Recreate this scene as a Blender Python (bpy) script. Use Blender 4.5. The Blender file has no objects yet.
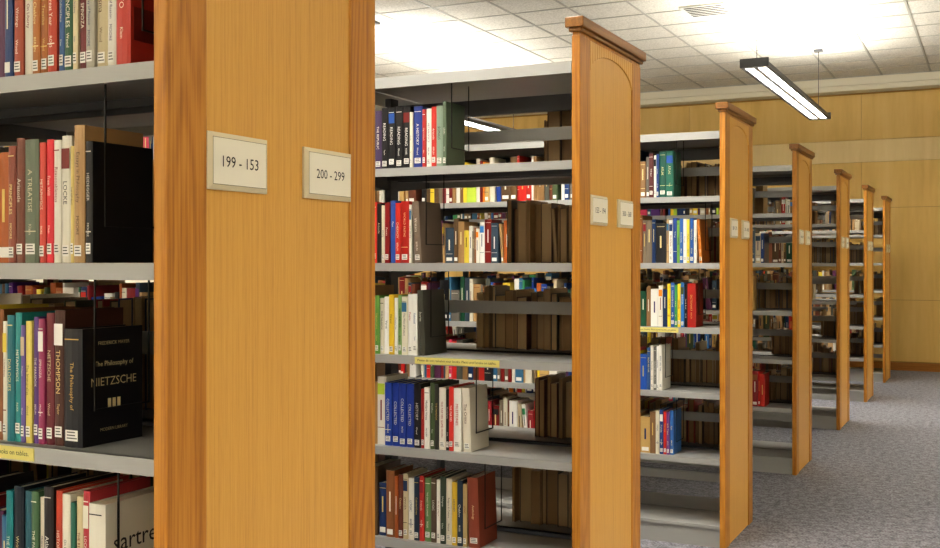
import bpy, math, random
from mathutils import Matrix, Vector
random.seed(11)
scene = bpy.context.scene
COL = scene.collection
scene.view_settings.view_transform = 'Standard'
for lk in ('Medium High Contrast','None'):
    try:
        scene.view_settings.look = lk; break
    except Exception as ex: print(ex)

def lin(c):
    return c/12.92 if c <= 0.04045 else ((c+0.055)/1.055)**2.4
_hc = {}
def H(h):
    if not isinstance(h, str): return h
    if h not in _hc:
        _hc[h] = tuple(lin(int(h[i:i+2],16)/255) for i in (0,2,4))+(1.0,)
    return _hc[h]

# ------------------------------------------------------------ materials
def new_mat(name):
    m = bpy.data.materials.new(name); m.use_nodes = True
    nt = m.node_tree; b = nt.nodes['Principled BSDF']
    return m, nt, b
def simple(name, col, rough=0.5, metal=0.0, spec=0.5):
    m, nt, b = new_mat(name)
    b.inputs['Base Color'].default_value = H(col)
    b.inputs['Roughness'].default_value = rough
    b.inputs['Metallic'].default_value = metal
    b.inputs['Specular IOR Level'].default_value = spec
    return m
def wood(name, c_dark, c_mid, c_light, sc=(55,55,1.6), rough=0.38, fine=0.35, ring=0.0, lo=.33, hi=.66):
    m, nt, b = new_mat(name)
    N = nt.nodes; L = nt.links
    tc = N.new('ShaderNodeTexCoord')
    def noise(scale, detail=4, dist=0.0, ro=.55):
        mp = N.new('ShaderNodeMapping'); mp.inputs['Scale'].default_value = scale
        L.new(tc.outputs['Object'], mp.inputs['Vector'])
        n1 = N.new('ShaderNodeTexNoise'); n1.inputs['Scale'].default_value = 1.0
        n1.inputs['Detail'].default_value = detail; n1.inputs['Roughness'].default_value = ro
        n1.inputs['Distortion'].default_value = dist
        L.new(mp.outputs[0], n1.inputs['Vector'])
        return n1.outputs['Fac']
    def mix(a, b_, f):
        mx = N.new('ShaderNodeMix'); mx.data_type='FLOAT'; mx.inputs[0].default_value = f
        L.new(a, mx.inputs[2]); L.new(b_, mx.inputs[3]); return mx.outputs[0]
    src = mix(noise(sc,5,.4), noise((sc[0]*5,sc[1]*5,sc[2]*8),3), fine)
    if ring>0:
        f = noise((7,7,.55),1.5,0)
        mu = N.new('ShaderNodeMath'); mu.operation='MULTIPLY'; mu.inputs[1].default_value=110
        L.new(f, mu.inputs[0])
        si = N.new('ShaderNodeMath'); si.operation='SINE'; L.new(mu.outputs[0], si.inputs[0])
        ma = N.new('ShaderNodeMath'); ma.operation='MULTIPLY_ADD'; ma.inputs[1].default_value=.5; ma.inputs[2].default_value=.5
        L.new(si.outputs[0], ma.inputs[0])
        src = mix(src, ma.outputs[0], ring)
    r = N.new('ShaderNodeValToRGB')
    e = r.color_ramp.elements
    e[0].position = lo; e[0].color = H(c_dark)
    e[1].position = hi; e[1].color = H(c_light)
    k = e.new((lo+hi)/2); k.color = H(c_mid)
    L.new(src, r.inputs[0]); L.new(r.outputs[0], b.inputs['Base Color'])
    b.inputs['Roughness'].default_value = rough
    bp = N.new('ShaderNodeBump'); bp.inputs['Strength'].default_value = 0.06
    bp.inputs['Distance'].default_value = 0.001
    L.new(src, bp.inputs['Height']); L.new(bp.outputs[0], b.inputs['Normal'])
    return m
M_field = wood('oak_veneer', 'C2924A', 'D3A150', 'D9AA58', sc=(190,190,2.4), fine=.45, lo=.32, hi=.60)
M_stile = wood('oak_solid', '98601F', 'B57A2A', 'C38A38', sc=(130,130,1.8), ring=0.13, lo=.34, hi=.62)
M_cap = wood('oak_cap', '704818', '855820', '986828', sc=(60,3,60))
M_wall = wood('maple_panel', 'CFAC62', 'D8B66C', 'DDBD77', sc=(6,6,0.5), rough=0.45, fine=0.2)
M_wall2 = wood('maple_panel_pale', 'D8C08A', 'DFC894', 'E4CE9C', sc=(6,6,0.5), rough=0.4, fine=0.2)
M_base = wood('oak_base', '8A5A20', '9C6828', 'A87434', sc=(2,60,60))
M_steel = simple('shelf_steel', 'A8A8A5', 0.4, 0.15)
M_steeld = simple('steel_dark', '5A5B5E', 0.5, 0.2)
M_black = simple('wire_black', '151515', 0.4)
M_body = simple('fixture_grey', '5A5C60', 0.4, 0.3)
M_louv = simple('louvre_silver', '98999C', 0.35, 0.2)
M_frame = simple('sign_frame', 'DDD3B4', 0.3)
M_card = simple('sign_card', 'F3EEDC', 0.6)
M_ink = simple('sign_ink', '2A2622', 0.6)
M_line = simple('sign_border', '8C8468', 0.6)
M_yel = simple('notice_yellow', 'D9CE7A', 0.6)
M_cream = simple('soffit_cream', 'DCD6C2', 0.8)
M_plaster = simple('wall_plaster', 'E6DFCB', 0.85)
M_tbar = simple('ceiling_tbar', 'A9A8A0', 0.6)
M_vent = simple('vent_white', 'C8C7C0', 0.6)
M_dark = simple('slot_dark', '3A3833', 0.8)
M_seam = simple('panel_seam', 'A4803F', 0.8)

mb, nt, b = new_mat('book_cloth_and_paper')
at = nt.nodes.new('ShaderNodeAttribute'); at.attribute_name = 'Col'
nt.links.new(at.outputs['Color'], b.inputs['Base Color'])
b.inputs['Roughness'].default_value = 0.36
M_book = mb

M_tube, nt, b = new_mat('fluorescent_diffuser')
b.inputs['Emission Color'].default_value = (1,0.96,0.88,1)
b.inputs['Emission Strength'].default_value = 1.2
b.inputs['Base Color'].default_value = (.8,.8,.8,1)

M_ceil, nt, b = new_mat('acoustic_tile')
n = nt.nodes.new('ShaderNodeTexNoise'); n.inputs['Scale'].default_value = 60; n.inputs['Detail'].default_value=4
tc = nt.nodes.new('ShaderNodeTexCoord'); nt.links.new(tc.outputs['Object'], n.inputs['Vector'])
r = nt.nodes.new('ShaderNodeValToRGB'); r.color_ramp.elements[0].color = H('C3C0B6'); r.color_ramp.elements[1].color = H('DCD9CF')
r.color_ramp.elements[0].position=.35; r.color_ramp.elements[1].position=.6
nt.links.new(n.outputs['Fac'], r.inputs[0]); nt.links.new(r.outputs[0], b.inputs['Base Color'])
b.inputs['Roughness'].default_value = .9

M_carpet, nt, b = new_mat('carpet_loop')
tc = nt.nodes.new('ShaderNodeTexCoord')
n = nt.nodes.new('ShaderNodeTexNoise'); n.inputs['Scale'].default_value = 80; n.inputs['Detail'].default_value=3
n2 = nt.nodes.new('ShaderNodeTexNoise'); n2.inputs['Scale'].default_value = 24; n2.inputs['Detail'].default_value=3
nt.links.new(tc.outputs['Object'], n.inputs['Vector']); nt.links.new(tc.outputs['Object'], n2.inputs['Vector'])
mx = nt.nodes.new('ShaderNodeMix'); mx.data_type='FLOAT'; mx.inputs[0].default_value=.4
nt.links.new(n.outputs['Fac'], mx.inputs[2]); nt.links.new(n2.outputs['Fac'], mx.inputs[3])
r = nt.nodes.new('ShaderNodeValToRGB')
r.color_ramp.elements[0].position=.40; r.color_ramp.elements[0].color=H('58575E')
r.color_ramp.elements[1].position=.60; r.color_ramp.elements[1].color=H('929299')
nt.links.new(mx.outputs[0], r.inputs[0]); nt.links.new(r.outputs[0], b.inputs['Base Color'])
bp = nt.nodes.new('ShaderNodeBump'); bp.inputs['Strength'].default_value=.5; bp.inputs['Distance'].default_value=.006
nt.links.new(n.outputs['Fac'], bp.inputs['Height']); nt.links.new(bp.outputs[0], b.inputs['Normal'])
b.inputs['Roughness'].default_value=.95

# ------------------------------------------------------------ mesh buffer
class Buf:
    def __init__(s, mats): s.v=[]; s.f=[]; s.m=[]; s.c=[]; s.mats=mats
    def add(s, verts, faces, mi=0, col=None):
        o=len(s.v); s.v.extend(verts)
        for f in faces:
            s.f.append([i+o for i in f]); s.m.append(mi); s.c.append(col)
    def box(s, x0,x1,y0,y1,z0,z1, mi=0, col=None):
        v=[(x0,y0,z0),(x1,y0,z0),(x1,y1,z0),(x0,y1,z0),(x0,y0,z1),(x1,y0,z1),(x1,y1,z1),(x0,y1,z1)]
        s.add(v,[(0,3,2,1),(4,5,6,7),(0,1,5,4),(1,2,6,5),(2,3,7,6),(3,0,4,7)],mi,col)
    def prism(s, pts, axis, a0, a1, mi=0, col=None):
        n=len(pts); v=[]
        for a in (a0,a1):
            for p in pts:
                if axis=='x': v.append((a,p[0],p[1]))
                elif axis=='y': v.append((p[0],a,p[1]))
                else: v.append((p[0],p[1],a))
        f=[tuple(range(n))[::-1], tuple(range(n,2*n))]
        for i in range(n):
            j=(i+1)%n; f.append((i,j,n+j,n+i))
        s.add(v,f,mi,col)
    def obj(s, name, parent=None, bevel=0, fix=True):
        me=bpy.data.meshes.new(name); me.from_pydata(s.v,[],s.f)
        for m in s.mats: me.materials.append(m)
        me.polygons.foreach_set('material_index', s.m)
        if any(c is not None for c in s.c):
            a=me.attributes.new('Col','FLOAT_COLOR','CORNER')
            data=[]
            for f,c in zip(s.f,s.c):
                cc = c if c is not None else (.5,.5,.5,1)
                data.extend(cc*len(f))
            a.data.foreach_set('color', data)
        me.update()
        if fix:
            import bmesh
            bm=bmesh.new(); bm.from_mesh(me); bmesh.ops.recalc_face_normals(bm, faces=bm.faces); bm.to_mesh(me); bm.free()
        ob=bpy.data.objects.new(name, me); COL.objects.link(ob)
        if parent: ob.parent=parent
        if bevel:
            md=ob.modifiers.new('bevel','BEVEL'); md.width=bevel; md.segments=2; md.limit_method='ANGLE'
        return ob
def empty(name, loc=(0,0,0)):
    e=bpy.data.objects.new(name,None); e.location=loc; COL.objects.link(e)
    e.empty_display_size=.2
    return e

# ------------------------------------------------------------ text cache
_tc={}
def text_mesh(s):
    if s in _tc: return _tc[s]
    cu=bpy.data.curves.new('t','FONT'); cu.body=s; cu.size=1; cu.resolution_u=2
    ob=bpy.data.objects.new('t',cu); COL.objects.link(ob)
    dg=bpy.context.evaluated_depsgraph_get(); e=ob.evaluated_get(dg); me=e.to_mesh()
    vs=[tuple(v.co) for v in me.vertices]; fs=[tuple(p.vertices) for p in me.polygons]
    e.to_mesh_clear(); bpy.data.objects.remove(ob); bpy.data.curves.remove(cu)
    x0=min(v[0] for v in vs); x1=max(v[0] for v in vs); y0=min(v[1] for v in vs); y1=max(v[1] for v in vs)
    cx,cy=(x0+x1)/2,(y0+y1)/2
    vs=[(v[0]-cx,v[1]-cy) for v in vs]
    _tc[s]=(vs,fs,x1-x0,y1-y0); return _tc[s]
def put_text(buf, s, org, ax, ay, length=None, height=None, mi=0, col=None, xf=None):
    vs,fs,w,h=text_mesh(s)
    k = 1e9
    if length: k=min(k,length/w)
    if height: k=min(k,height/h)
    out=[]
    for a,b_ in vs:
        p=tuple(org[i]+ax[i]*a*k+ay[i]*b_*k for i in range(3))
        out.append(xf(p) if xf else p)
    buf.add(out,fs,mi,col)

# ------------------------------------------------------------ books
TITLES=["PLATO","SPINOZA","PRINCIPLES","HEIDEGGER","LOCKE","THE REPUBLIC","ETHICS","METAPHYSICS","KANT","The Way of Reason",
"BEING AND TIME","HUME  Treatise","Collected Essays","LOGIC","Aristotle","On Liberty","THE PARADOX","Modern Thought","Religion & Culture",
"HISTORY","Chekhov","World Faiths","THE PARTIES GAME","Writings","Atlas","SOCRATES","Philosophy Today","Great Year","Dialogues","Mind & World"]
PALB=['7A1F1C','1F3A6B','22503A','D8D2BE','C9A86A','2A2A2C','8B5A34','B33026','3E6E8E','E6E2D6','5A2E4E','C8B89A','4C5B3E','D9C24A','6E6A62','18345C','A65A2A','E9E6DE','3A4A58','902A30']
PALBR=['D8352B','2857A8','EDEBE4','F0D43C','1D1D20','3C8C5A','E9E4D2','C52A24','3F7EC0','F4F2EC','E88A2A','5B2E7A','F2EFE6','1E3E8A','B8D04A','D94A6A']
PALD=['8A6A44','A07E54','6E5434','B08E60','5E4830','9A8464','8A6A48','7C7060','B89A70','6A3E2C','50524A']
PG='D9CDB0'
def book(buf, x, y, z, t, h, d, col, side=1, tilt=0, title=None, tcol='EFE8D0', label=True, page=PG, detail=1, bands=True, back=False):
    """x = left edge, y = spine plane, z = shelf top; side +1 depth goes +Y"""
    col=H(col); page=H(page)
    if tilt:
        ca,sa=math.cos(tilt),math.sin(tilt)
        def T(p):
            u,v,w=p
            return (x+u*ca-w*sa, y+side*v, z+u*sa+w*ca)
    else:
        def T(p): return (x+p[0], y+side*p[1], z+p[2])
    b=0.0025; r=min(0.004,t*.15)
    if detail:
        outer=[(0,d),(0,r),(t*.18,r*.3),(t*.5,0),(t*.82,r*.3),(t,r),(t,d)]
    else:
        outer=[(0,d),(0,r),(t*.5,0),(t,r),(t,d)]
    inner=[(t-b,d),(t-b,r+b),(b,r+b),(b,d)]
    pts=outer+inner; n=len(pts)
    v=[T((p[0],p[1],0)) for p in pts]+[T((p[0],p[1],h)) for p in pts]
    f=[]
    for i in range(n):
        j=(i+1)%n; f.append((i,j,n+j,n+i))
    m=len(outer)
    f.append((n+0,n+1,n+n-2,n+n-1)); f.append((n+m-1,n+m,n+m+1,n+m-2))
    f.append(tuple(n+k for k in range(1,m-1))+(n+m+1,n+n-2))
    f.append((0,n-1,n-2,1)); f.append((m-1,m-2,m+1,m))
    buf.add(v,f,0,col)
    i=0.003
    pv=[T(q) for q in [(b,r+b,i),(t-b,r+b,i),(t-b,d-i,i),(b,d-i,i),(b,r+b,h-i),(t-b,r+b,h-i),(t-b,d-i,h-i),(b,d-i,h-i)]]
    buf.add(pv,[(4,5,6,7),(2,3,7,6),(0,3,2,1)],0,page)
    if detail and not back:
        e=-0.0006
        def quad(u0,u1,w0,w1,c,vv=e):
            buf.add([T((u0,vv,w0)),T((u1,vv,w0)),T((u1,vv,w1)),T((u0,vv,w1))],[(0,1,2,3)],0,H(c))
        if label:
            lz=random.choice([.010,.012,.016])
            quad(t*.16,t*.84,lz,lz+.020,'EEECE4')
            if detail>1:
                for k in range(3): quad(t*.25,t*(.7 if k else .8),lz+.004+.0055*k,lz+.006+.0055*k,'4A4A4A',e-.0003)
        if bands:
            c=tcol
            if random.random()<.5: quad(t*.12,t*.88,h-.020,h-.018,c)
            if random.random()<.3: quad(t*.1,t*.9,h*.25,h*.25+.002,c)
            if random.random()<.25: quad(t*.08,t*.92,h*.74,h*.9,random.choice(PALBR+PALB))
        if detail>1 and title:
            put_text(buf,title,(t*.5,e-.0005,h*random.uniform(.5,.64)),(0,0,-1),(1,0,0),length=h*random.uniform(.3,.5),height=min(t*.4,.011),col=H(tcol),xf=T)
            if random.random()<.6 and h>.2:
                put_text(buf,random.choice(["MOORE","Taylor","ROSS","Klein","BERLIN","Wood"]),(t*.5,e-.0005,h*.27),(0,0,-1),(1,0,0),length=h*.14,height=min(t*.3,.007),col=H(tcol),xf=T)
        elif detail==1:
            a=h*(.35+.15*random.random()); 
            quad(t*.42,t*.58,a,a+h*.3,tcol)

def lum(c):
    c=H(c); return .3*c[0]+.6*c[1]+.1*c[2]
def tcol_for(c):
    return random.choice(['2A2420','3A2A60','7A1F1C','1F3A6B']) if lum(c)>.3 else random.choice(['F2ECD6','E9D79A','E8E4D8','D8C070'])

BAY=0.905; XP=-1.30; NB=4
BOUND=[XP-BAY*i for i in range(NB+1)]
def fill_row(buf, xr, xl, y, z, side, pal, detail, page=PG, hmin=.18,hmax=.262, back=False, gaps=0.0, labp=.5):
    x=xr
    while x>xl:
        t=random.choice([.012,.016,.02,.024,.028,.034,.042,.05])*random.uniform(.85,1.15)
        h=random.uniform(hmin,hmax); d=random.uniform(.14,.19)
        tl=0; adv=0
        if random.random()<.05:
            tl=math.radians(random.uniform(3,8)); adv=math.sin(tl)*h
        for bx in BOUND:
            if x-t-adv-.008<bx<x+.008: x=bx-.014; break
        if random.random()<gaps:
            x-=random.uniform(.12,.40); continue
        if x-t-adv<xl: break
        c=random.choice(pal)
        pg = random.choice(page) if isinstance(page,list) else page
        book(buf,x-t,y+side*random.uniform(0,.016),z,t,h,d,c,side,tl,random.choice(TITLES),tcol_for(c),random.random()<labp,pg,detail,random.random()<.5,back)
        x-=t+adv+random.uniform(.0005,.002)
def spec_row(buf, xr, y, z, items, detail=2):
    """items right->left: (color,t_mm,h_mm[,title,tcol,tilt_deg])"""
    x=xr
    for it in items:
        c,t,h=it[0],it[1]/1000,it[2]/1000
        title=it[3] if len(it)>3 else random.choice(TITLES)
        tc=it[4] if len(it)>4 and it[4] else tcol_for(c)
        tl=math.radians(it[5]) if len(it)>5 else 0
        d=it[6]/1000 if len(it)>6 else random.uniform(.15,.175)
        book(buf,x-t,y+random.uniform(0,.007),z,t,h,d,c,1,tl,title,tc,random.random()<.85,PG,detail,random.random()<.5)
        x-=t+.001+abs(math.sin(tl))*h*.9
    return x

LV=[1.83,1.48,1.14,.80,.46]; DEP=.68
YF=[1.405,3.405,5.54,7.70,9.95,12.08,14.15]
SPEC={
0:{
 0:(-1.392,[('B8392C',34,228,'PLATO','F2E8D0'),('E8E4DA',20,240),('C9BB98',26,236,'Bouwsma','5A3A20'),('B6B2A6',20,215),('6A1F22',20,205,'SPINOZA'),('D9CDA8',12,222),('2E5A3C',24,225,'PRINCIPLES'),('3E5F8E',14,215),('B8452E',22,225),('A5622C',20,215),('B07038',20,222),('E4DFD0',24,228),('A04A34',24,222)]),
 1:(-1.482,[('16161A',17,222,'HEIDEGGER'),('B08E62',26,252,'Essays in Philosophy','3A2A1C'),('D8C27A',9,215),('E4DFD0',24,235,'LOCKE','2E2A26'),('EDE8DC',18,228,'Reasonableness','8A2A2A'),('D9303E',17,230,'Free Will','F6EEDC'),('C4493E',16,225),('66705E',36,232,'A TREATISE','D8D0B0'),('6E3A2A',22,236),('8A4A3A',20,222)]),
 2:(-1.508,[('15161C',46,218,'The Philosophy of','D8B060'),('4A2A20',26,252,'THOMPSON','E4C98A'),('6E2A34',20,246,'NIETZSCHE','E0D2B0'),('9A3A62',15,235),('5A3A7A',14,238),('D8C86A',16,230,'The Immoralist','3A3020'),('6E5A9A',11,222),('2E8C8C',17,245),('1E6E78',20,240,'DIALOGUES'),('E4E0D0',12,228)]),
 3:(-1.45,[('E9E4D4',40,242,'sartre','2A2A2A'),('B03A42',16,262),('D6C9A0',16,250),('2E6A58',12,238),('E8E2D0',20,252),('B8452E',18,256),('2A2422',24,262),('D9D2BC',14,240),('4A6A4A',18,250),('2A5A66',20,248),('17232E',26,255),('1E7A80',18,245)]),
 4:(-1.5,[('303840',26,230),('8A3A2A',22,240),('D9CDA8',22,236)])},
1:{
 0:(-1.80,[('5E6E5A',14,236,'LOGIC',None,0,150),('8A9C8A',26,222,'SONGS'),('C43A32',20,220),('F0ECE0',20,214),('B02E2A',14,212),('2A3E86',38,225,'A HISTORY','F0EAD8'),('E4DFCC',12,205),('1B1B1E',30,228,'READING','F2F0EA'),('1B1B1E',30,228,'READING','F2F0EA'),('1B1B1E',30,228,'READING','F2F0EA'),('1B1B1E',28,228,'READING','F2F0EA'),('4A3A5A',30,220)]),
 1:(-1.905,[('7E6E60',28,226,'Writers','F0E8D8',3),('E8E2D4',10,215),('B0271F',34,228,'WORLD FAITHS','F0D9A0'),('C8342A',22,222,'CHEKHOV','F4E8D0'),('3A5AA8',22,232,'Plays','F0F0F0'),('8A2020',20,226,'Poems'),('D9D0B4',14,215),('2A2420',20,222),('D83A2E',20,228),('2F6E4A',24,220)]),
 2:(-1.885,[('4A4A42',22,240,'Stories','F0F0E0',3),('F0EEE6',20,226,'Selected','2E4A8A'),('F0EEE6',20,224,'Poems','B03020'),('E2DCC6',24,215),('88A86A',16,220),('F2F0E8',14,210),('E6C23A',20,222),('F0EEE8',22,214,'Verse','303030'),('D8D2BC',18,208),('6A9A4A',18,218),('EDE9DC',20,212)]),
 3:(-1.70,[('E4DDCC',30,230,'The Critics','5A3020',2),('F2F0E8',30,228,'MILESTONES','C03028'),('D43A30',18,232,'THE PARTIES','F6F0E0'),('2A2A2A',14,220),('E9E4D6',28,226,'THE PARTIES GAME','A02822'),('3A3A34',16,238),('4A5A3A',18,242),('EEEAE0',22,224,'Modern Verse','2A2A2A'),('A8302A',14,218),('1E1E22',28,236,'HISTORY'),('223E94',30,234,'COLLECTED','E8E4D0'),('223E94',30,234,'COLLECTED','E8E4D0'),('223E94',30,234,'COLLECTED','E8E4D0'),('2A4AA0',30,234,'COLLECTED','E8E4D0')]),
 4:(-1.665,[('8A4632',42,250,'Anthology','E8D0A0',2),('B8A070',16,225),('2A3A4A',22,236),('D8B43A',20,228),('D9D2BE',24,238,'Religion & Culture','4A3A2A'),('3E4A3A',22,244),('EEEAE0',16,230),('5A4A3A',22,236),('6A8A5A',26,232,'THE GREAT YEAR DIARIES','F2ECD8'),('B8342C',18,240),('223448',22,232),('E8E4D8',24,226),('C9BB98',20,240),('6E3A2A',20,236)])},
2:{
 0:(-1.555,[('2E6A5A',40,245,'ATLAS'),('245A4E',36,245,'ATLAS'),('2E4A86',14,230),('E9E4D6',14,226),('5A2A2A',24,236)]),
 1:(-1.40,[('C87A2E',14,230,'Guide','FFFFFF',4),('E6E2D4',16,226),('2E5AA0',20,236),('E4D04A',14,228),('F0EEE6',18,232),('3A6AB0',18,235),('7AAA4A',14,225),('2A4A90',22,238),('F2F0E8',20,228)]),
 2:(-1.435,[('A82A24',44,232,'DICTIONARY'),('1E1E22',16,226),('3A7AC0',18,236),('F0D43C',16,230),('4A9A5A',14,224),('2E5AA0',20,236),('F0D43C',18,230)]),
 3:(-1.615,[('EDE9DC',18,240),('F0EEE6',12,236),('7A7A72',16,230),('E9E4D6',16,238),('3A5A8A',18,225)]),
 4:(-1.555,[('3A6AA8',20,235),('7A4A8A',16,226),('C8342A',16,228),('2E4A86',20,236),('D8D2BC',20,230)])}
}
SIGNS=[("199 - 153","200 - 299"),("153 - 194","300 - 368"),("369 - 370","371 - 400"),("401 - 499","500 - 569"),("570 - 599","600 - 650"),("651 - 699","700 - 769"),("770 - 799","800 - 899")]

def make_case(i, yf):
    root=empty('library_bookcase',(XP,yf,0))
    inv=Matrix.Translation((-XP,-yf,0))
    parts=[]
    for nm,xo,sg in (('end_panel',-1.27,1),('end_panel_far',BOUND[-1]-.03,-1)):
        B=Buf([M_field,M_stile,M_cap])
        def bx(a,b_,*r,mi=0):
            xs=sorted((xo-sg*a,xo-sg*b_)); B.box(xs[0],xs[1],*r,mi)
        y0,y1=yf,yf+DEP
        bx(.005,.030,y0+.004,y1-.004,0,2.25,mi=0)
        sw=.104
        bx(0,.030,y0,y0+sw,0,2.25,mi=1)
        bx(0,.030,y1-sw,y1,0,2.25,mi=1)
        n=20; a0=y0+sw; a1=y1-sw
        for k in range(n):
            ya=a0+(a1-a0)*k/n; yb=a0+(a1-a0)*(k+1)/n
            def za(y): 
                u=(y-(a0+a1)/2)/((a1-a0)/2); return 2.13+.09*math.sqrt(max(0,1-u*u*.98))
            pts=[(ya,za(ya)),(yb,za(yb)),(yb,2.25),(ya,2.25)]
            xs=sorted((xo,xo-sg*.01))
            B.prism(pts,'x',xs[0],xs[1],0)
        bx(-.008,.038,y0-.008,y1+.008,2.262,2.275,mi=2)
        bx(-.018,.048,y0-.018,y1+.018,2.275,2.31,mi=2)
        bx(.002,.028,y0+.002,y1-.002,2.24,2.27,mi=1)
        parts.append(B.obj(nm,bevel=.003))
    # ---- signs
    B=Buf([M_frame,M_card,M_ink,M_line])
    for (ya,txt) in ((yf+.104,SIGNS[i][0]),(yf+DEP-.104-.174,SIGNS[i][1])):
        yb=ya+.174; z0,z1=1.613,1.717; x=-1.2755
        B.prism([(ya,z0),(yb,z0),(yb,z1),(ya,z1)],'x',x,x+.006,0)
        v=[(x+.006,ya,z0),(x+.006,yb,z0),(x+.006,yb,z1),(x+.006,ya,z1)]
        w_=.009
        v+=[(x+.011,ya+w_,z0+w_),(x+.011,yb-w_,z0+w_),(x+.011,yb-w_,z1-w_),(x+.011,ya+w_,z1-w_)]
        B.add(v,[(0,1,5,4),(1,2,6,5),(2,3,7,6),(3,0,4,7),(4,5,6,7)],0)
        B.box(x+.009,x+.0114,ya+w_,yb-w_,z0+w_,z1-w_,3)
        B.box(x+.009,x+.0118,ya+w_+.001,yb-w_-.001,z0+w_+.001,z1-w_-.001,1)
        put_text(B,txt,(x+.0122,(ya+yb)/2,(z0+z1)/2),(0,1,0),(0,0,1),length=.104,height=.026,mi=2)
    parts.append(B.obj('range_signs'))
    # ---- steel
    B=Buf([M_steel,M_steeld,M_black,M_yel,M_ink])
    xl=BOUND[-1]; yc=yf+DEP/2
    for k,bx_ in enumerate(BOUND):
        xx = bx_-.016 if k==0 else (bx_+.016 if k==len(BOUND)-1 else bx_)
        B.box(xx-.014,xx+.014,yc-.028,yc+.028,0,2.14,1)
    for k in range(NB):
        xr_=BOUND[k]-.002; xl_=BOUND[k+1]+.002
        for s in (1,-1):
            def Y(a): return yf+a if s==1 else yf+DEP-a
            for z in LV:
                a,b_=sorted((Y(.018),Y(.305)))
                B.box(xl_,xr_,a,b_,z-.005,z,0)
                a,b_=sorted((Y(.014),Y(.026))); B.box(xl_,xr_,a,b_,z-.030,z,0)
                a,b_=sorted((Y(.295),Y(.305))); B.box(xl_,xr_,a,b_,z-.022,z,1)
                for xx in (xl_+.001,xr_-.003):
                    pts=[(Y(.03),z-.03),(Y(.31),z-.06),(Y(.31),z+.11),(Y(.28),z+.11),(Y(.22),z+.02),(Y(.03),z+.004)]
                    B.prism(pts,'x',xx,xx+.002,1)
            a,b_=sorted((Y(.010),Y(.32))); B.box(xl_,xr_,a,b_,.10,.115,0)
            a,b_=sorted((Y(.022),Y(.034))); B.box(xl_,xr_,a,b_,0.0,.10,0)
        B.box(xl_,xr_,yf+.005,yf+DEP-.005,2.155,2.165,0)
        B.box(xl_,xr_,yf+.003,yf+.013,2.125,2.165,0)
        B.box(xl_,xr_,yf+DEP-.013,yf+DEP-.003,2.125,2.165,0)
        B.box(xl_,xr_,yc-.012,yc+.012,2.05,2.11,1)
        rails = [1.965,1.31] if i==1 else ([1.985,1.65,1.31,.97,.63,.30] if i>1 else [1.31])
        for zr in rails:
            B.box(xl_,xr_,yc-.006,yc+.006,zr-.024,zr+.024,0)
    if i<3:
        for li,(xr,_) in SPEC[i].items():
            z=LV[li]; xw=xr+.012
            ztop=(LV[li-1] if li else 2.155)-.012
            ya,yb=yf+.06,yf+.20
            B.box(xw-.0015,xw+.0015,ya-.0015,ya+.0015,z+.07,ztop,2)
            B.box(xw-.0015,xw+.0015,yb-.0015,yb+.0015,z+.07,ztop,2)
            B.box(xw-.0015,xw+.0015,ya-.0015,yb+.0015,z+.067,z+.07,2)
    nt_={0:(-1.60,LV[2]),1:(-1.575,LV[2]),2:(-1.52,LV[2])}
    if i in nt_:
        xr_,z=nt_[i]; w=.34 if i else .36
        B.box(xr_-w,xr_,yf+.0125,yf+.014,z-.027,z-.003,3)
        put_text(B,"Please do not reshelve your books. Place used books on tables.",(xr_-w/2,yf+.012,z-.015),(1,0,0),(0,0,1),length=w*.93,height=.012,mi=4)
    parts.append(B.obj('steel_shelving'))
    for p in parts:
        p.parent=root; p.matrix_parent_inverse=inv
    # ---- books
    B=Buf([M_book])
    det = 2 if i<=2 else (1 if i<5 else 0)
    ys=yf+.035
    old_shaded_p=['A88A60','B89C72','9A7C54','C4AA80']  # aged tan page edges, with the shade of the back rows painted in
    for li,z in enumerate(LV):
        xl_=BOUND[-1]+.03
        if i in SPEC:
            xr,items=SPEC[i][li]
            xe=spec_row(B,xr,ys,z+.0005,items,det)
            fill_row(B,xe,xl_,ys,z+.0005,1,PALBR+PALB*2+PALD*2 if i else PALB,1,labp=.35 if i else .8,hmin=.19 if i<2 else .18)
        else:
            xr=-random.uniform(1.48,1.60)
            pal=PALBR+PALB*2+PALD if i==3 else PALB+PALD*2
            fill_row(B,xr,xl_,ys,z+.0005,1,pal,det,gaps=.05,labp=.4)
        yb=yf+DEP-.035
        if i==1:
            stop=[-1.62,-1.80,-1.90,-1.66,-1.74][li]
            fill_row(B,-1.318,stop,yb,z+.0005,-1,PALD,0,page=old_shaded_p,back=True,hmin=.20,hmax=.25)
            fill_row(B,-2.35,xl_,yb,z+.0005,-1,PALB+PALD,0,page=old_shaded_p,back=True)
        elif i==0:
            fill_row(B,-1.40,xl_,yb,z+.0005,-1,PALD+PALB,0,page=old_shaded_p,back=True)
        else:
            fill_row(B,-1.318,xl_,yb,z+.0005,-1,PALD*2+PALB,0,page=old_shaded_p,back=True,hmin=.17,hmax=.25,gaps=.07 if i>2 else .02)
    if i==0:
        xc=-1.508+.0006; z=LV[2]; c='E6D9A8'
        for s,zz,hh,ll in (("The Philosophy of",.150,.02,.10),("NIETZSCHE",.118,.021,.115),("FREDERICK MAYER",.19,.007,.08),("MODERN LIBRARY",.028,.006,.07)):
            put_text(B,s,(xc,yf+.035+.085,z+zz),(0,1,0),(0,0,1),length=ll,height=hh,col=H(c))
        for k in (-1,0,1):
            B.box(xc-.0003,xc,yf+.12+k*.012-.004,yf+.12+k*.012+.004,z+.068,z+.085,0,H(c))
        put_text(B,"sartre",(-1.4494,yf+.115,LV[3]+.165),(0,1,0),(0,0,1),length=.11,height=.05,col=H('2A2624'))
        put_text(B,"PLATO",(-1.3914,yf+.09,LV[0]+.16),(0,1,0),(0,0,1),length=.08,height=.03,col=H('F2E8D0'))
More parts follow.
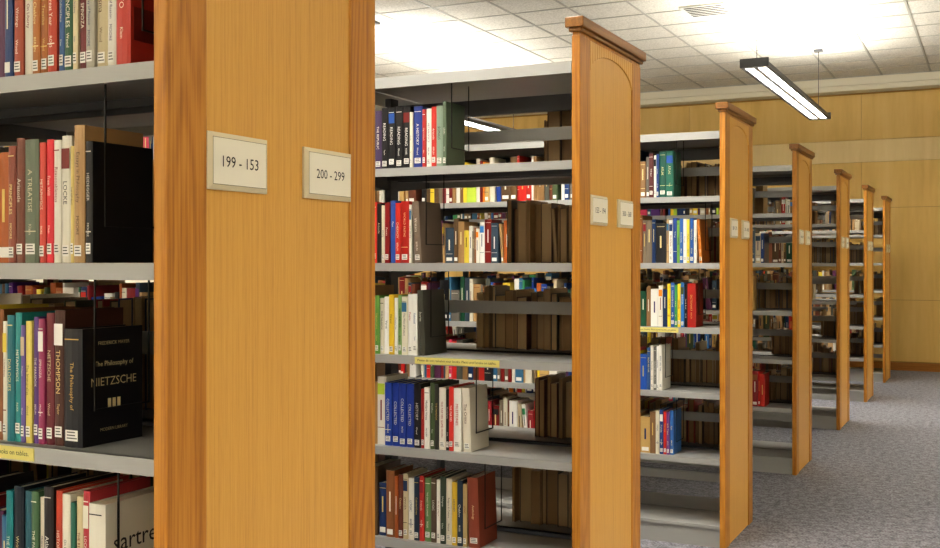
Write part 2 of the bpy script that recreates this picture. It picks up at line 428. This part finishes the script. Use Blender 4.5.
        B.box(-1.3919,-1.3915,yf+.05,yf+.15,LV[0]+.05,LV[0]+.11,0,H('7A241C'))
    B.obj('shelved_library_books',fix=True)
for i,y in enumerate(YF): make_case(i,y)

# ------------------------------------------------------------ room
X0,X1,Y0,Y1,ZC=-11.5,4.2,-6.0,15.9,4.04
B=Buf([M_carpet]); B.box(X0,X1,Y0,Y1,-.1,0); B.obj('floor')
B=Buf([M_ceil,M_tbar]); B.box(X0,X1,Y0,Y1,ZC,ZC+.1)
x=X0+.3
while x<X1: B.box(x-.012,x+.012,Y0,Y1,ZC-.006,ZC+.001,1); x+=.61
y=Y0+.2
while y<Y1: B.box(X0,X1,y-.012,y+.012,ZC-.005,ZC+.001,1); y+=.61
B.obj('ceiling',fix=True)
B=Buf([M_seam,M_wall,M_wall2])
B.box(X0,X1,Y1,Y1+.15,0,ZC,0)
zs=[.12,.97,2.25,2.89,3.20,3.84]
x=X0
while x<X1:
    xe=min(x+2.44,X1)
    for a in range(len(zs)-1):
        if a==3: continue
        B.box(x+.002,xe-.002,Y1-.02,Y1,zs[a]+.003,zs[a+1]-.003,1)
    x=xe
B.box(X0,X1,Y1-.022,Y1,2.892,3.198,2)
B.obj('wall_back')
B=Buf([M_cream]); B.box(X0,X1,Y1-.30,Y1-.021,3.86,ZC-.007); B.box(X0,X1,Y1-.34,Y1-.30,3.93,ZC-.007); B.obj('trim_1')
B=Buf([M_base]); B.box(X0,X1,Y1-.045,Y1-.0215,0,.11); B.obj('baseboard_back',bevel=.003)
for nm,a in (('wall_left',(X0-.15,X0,Y0,Y1,0,ZC)),('wall_right',(X1,X1+.15,Y0,Y1,0,ZC)),('wall_front',(X0,X1,Y0-.15,Y0,0,ZC))):
    B=Buf([M_plaster]); B.box(*a); B.obj(nm)

def vent(x,y,w=.5):
    B=Buf([M_vent,M_dark]); z=ZC-.006
    B.box(x-w/2,x+w/2,y-w/2,y+w/2,z-.012,z,0)
    for k in range(6):
        yy=y-w*.4+k*w*.16
        B.box(x-w*.42,x+w*.42,yy-.018,yy+.018,z-.014,z-.012,1)
    B.obj('ceiling_air_vent')
vent(-2.65,10.75,.45); vent(-7.4,10.8,.3)
def detector(x,y):
    B=Buf([M_vent]); n=20
    B.prism([(x+.07*math.cos(2*math.pi*k/n),y+.07*math.sin(2*math.pi*k/n)) for k in range(n)],'z',ZC-.02,ZC-.005)
    B.prism([(x+.045*math.cos(2*math.pi*k/n),y+.045*math.sin(2*math.pi*k/n)) for k in range(n)],'z',ZC-.05,ZC-.02)
    B.obj('smoke_detector',bevel=.004)
detector(-4.6,13.6); detector(-3.0,14.6)

# ------------------------------------------------------------ pendant lamps
def area(name,parent,loc,rot,sx,sy,power,col=(1,.95,.865)):
    l=bpy.data.lights.new(name,'AREA'); l.shape='RECTANGLE'; l.size=sx; l.size_y=sy; l.energy=power; l.color=col
    o=bpy.data.objects.new(name,l); o.rotation_euler=rot; o.parent=parent; o.location=loc; COL.objects.link(o)
def pendant(xc,yc,UP,DN):
    L=3.87; W=.25; z=3.235
    root=empty('linear_pendant_lamp',(xc,yc,z))
    B=Buf([M_body,M_tube,M_black,M_louv])
    pr=[(-W/2,-.02),(-W/2,.02),(-W/2+.04,.055),(W/2-.04,.055),(W/2,.02),(W/2,-.02),(W/2-.03,-.02),(W/2-.032,.02),(-W/2+.032,.02),(-W/2+.03,-.02)]
    B.prism(pr,'y',-L/2,L/2,0)
    B.box(-W/2,W/2,-L/2-.008,-L/2+.02,-.022,.056,0); B.box(-W/2,W/2,L/2-.02,L/2+.008,-.022,.056,0)
    B.box(-W/2+.034,W/2-.034,-L/2+.02,L/2-.02,.008,.0195,1)
    k=-L/2+.06
    while k<L/2-.05:
        B.box(-W/2+.032,W/2-.032,k-.002,k+.002,-.019,.004,3); k+=.07
    B.box(-.018,.018,-L/2,L/2,-.0195,.004,3)
    for yy in (-L/2+.12,L/2-.12):
        B.box(-.003,.003,yy-.003,yy+.003,.055,ZC-z-.02,2)
        B.box(-.05,.05,yy-.05,yy+.05,ZC-z-.03,ZC-z-.006,0)
    B.obj('lamp_housing',root)
    area('uplight',root,(0,0,.075),(math.pi,0,0),W*.6,L*.9,UP)
    area('downlight',root,(-.055,0,.0065),(0,0,0),.06,L*.95,DN/2)
    area('downlight_b',root,(.055,0,.0065),(0,0,0),.06,L*.95,DN/2)
for xc in (-10,-5.95,-1.95,2.1):
    pendant(xc,11.55,118 if xc>-5 else 92,140)
    pendant(xc,3.6,112,165)
    pendant(xc,-3.6,160,225)

w=bpy.data.worlds.new('World'); scene.world=w; w.use_nodes=True
w.node_tree.nodes['Background'].inputs[0].default_value=(.8,.85,1,1)
w.node_tree.nodes['Background'].inputs[1].default_value=.3

# ------------------------------------------------------------ camera
cd=bpy.data.cameras.new('camera'); cam=bpy.data.objects.new('camera',cd); COL.objects.link(cam)
cam.location=(0,0,1.48); cam.rotation_euler=(math.radians(90),0,math.radians(26.31))
cd.sensor_width=36; cd.lens=36*1072/940; cd.shift_y=-11/940; cd.clip_start=.05
scene.camera=cam
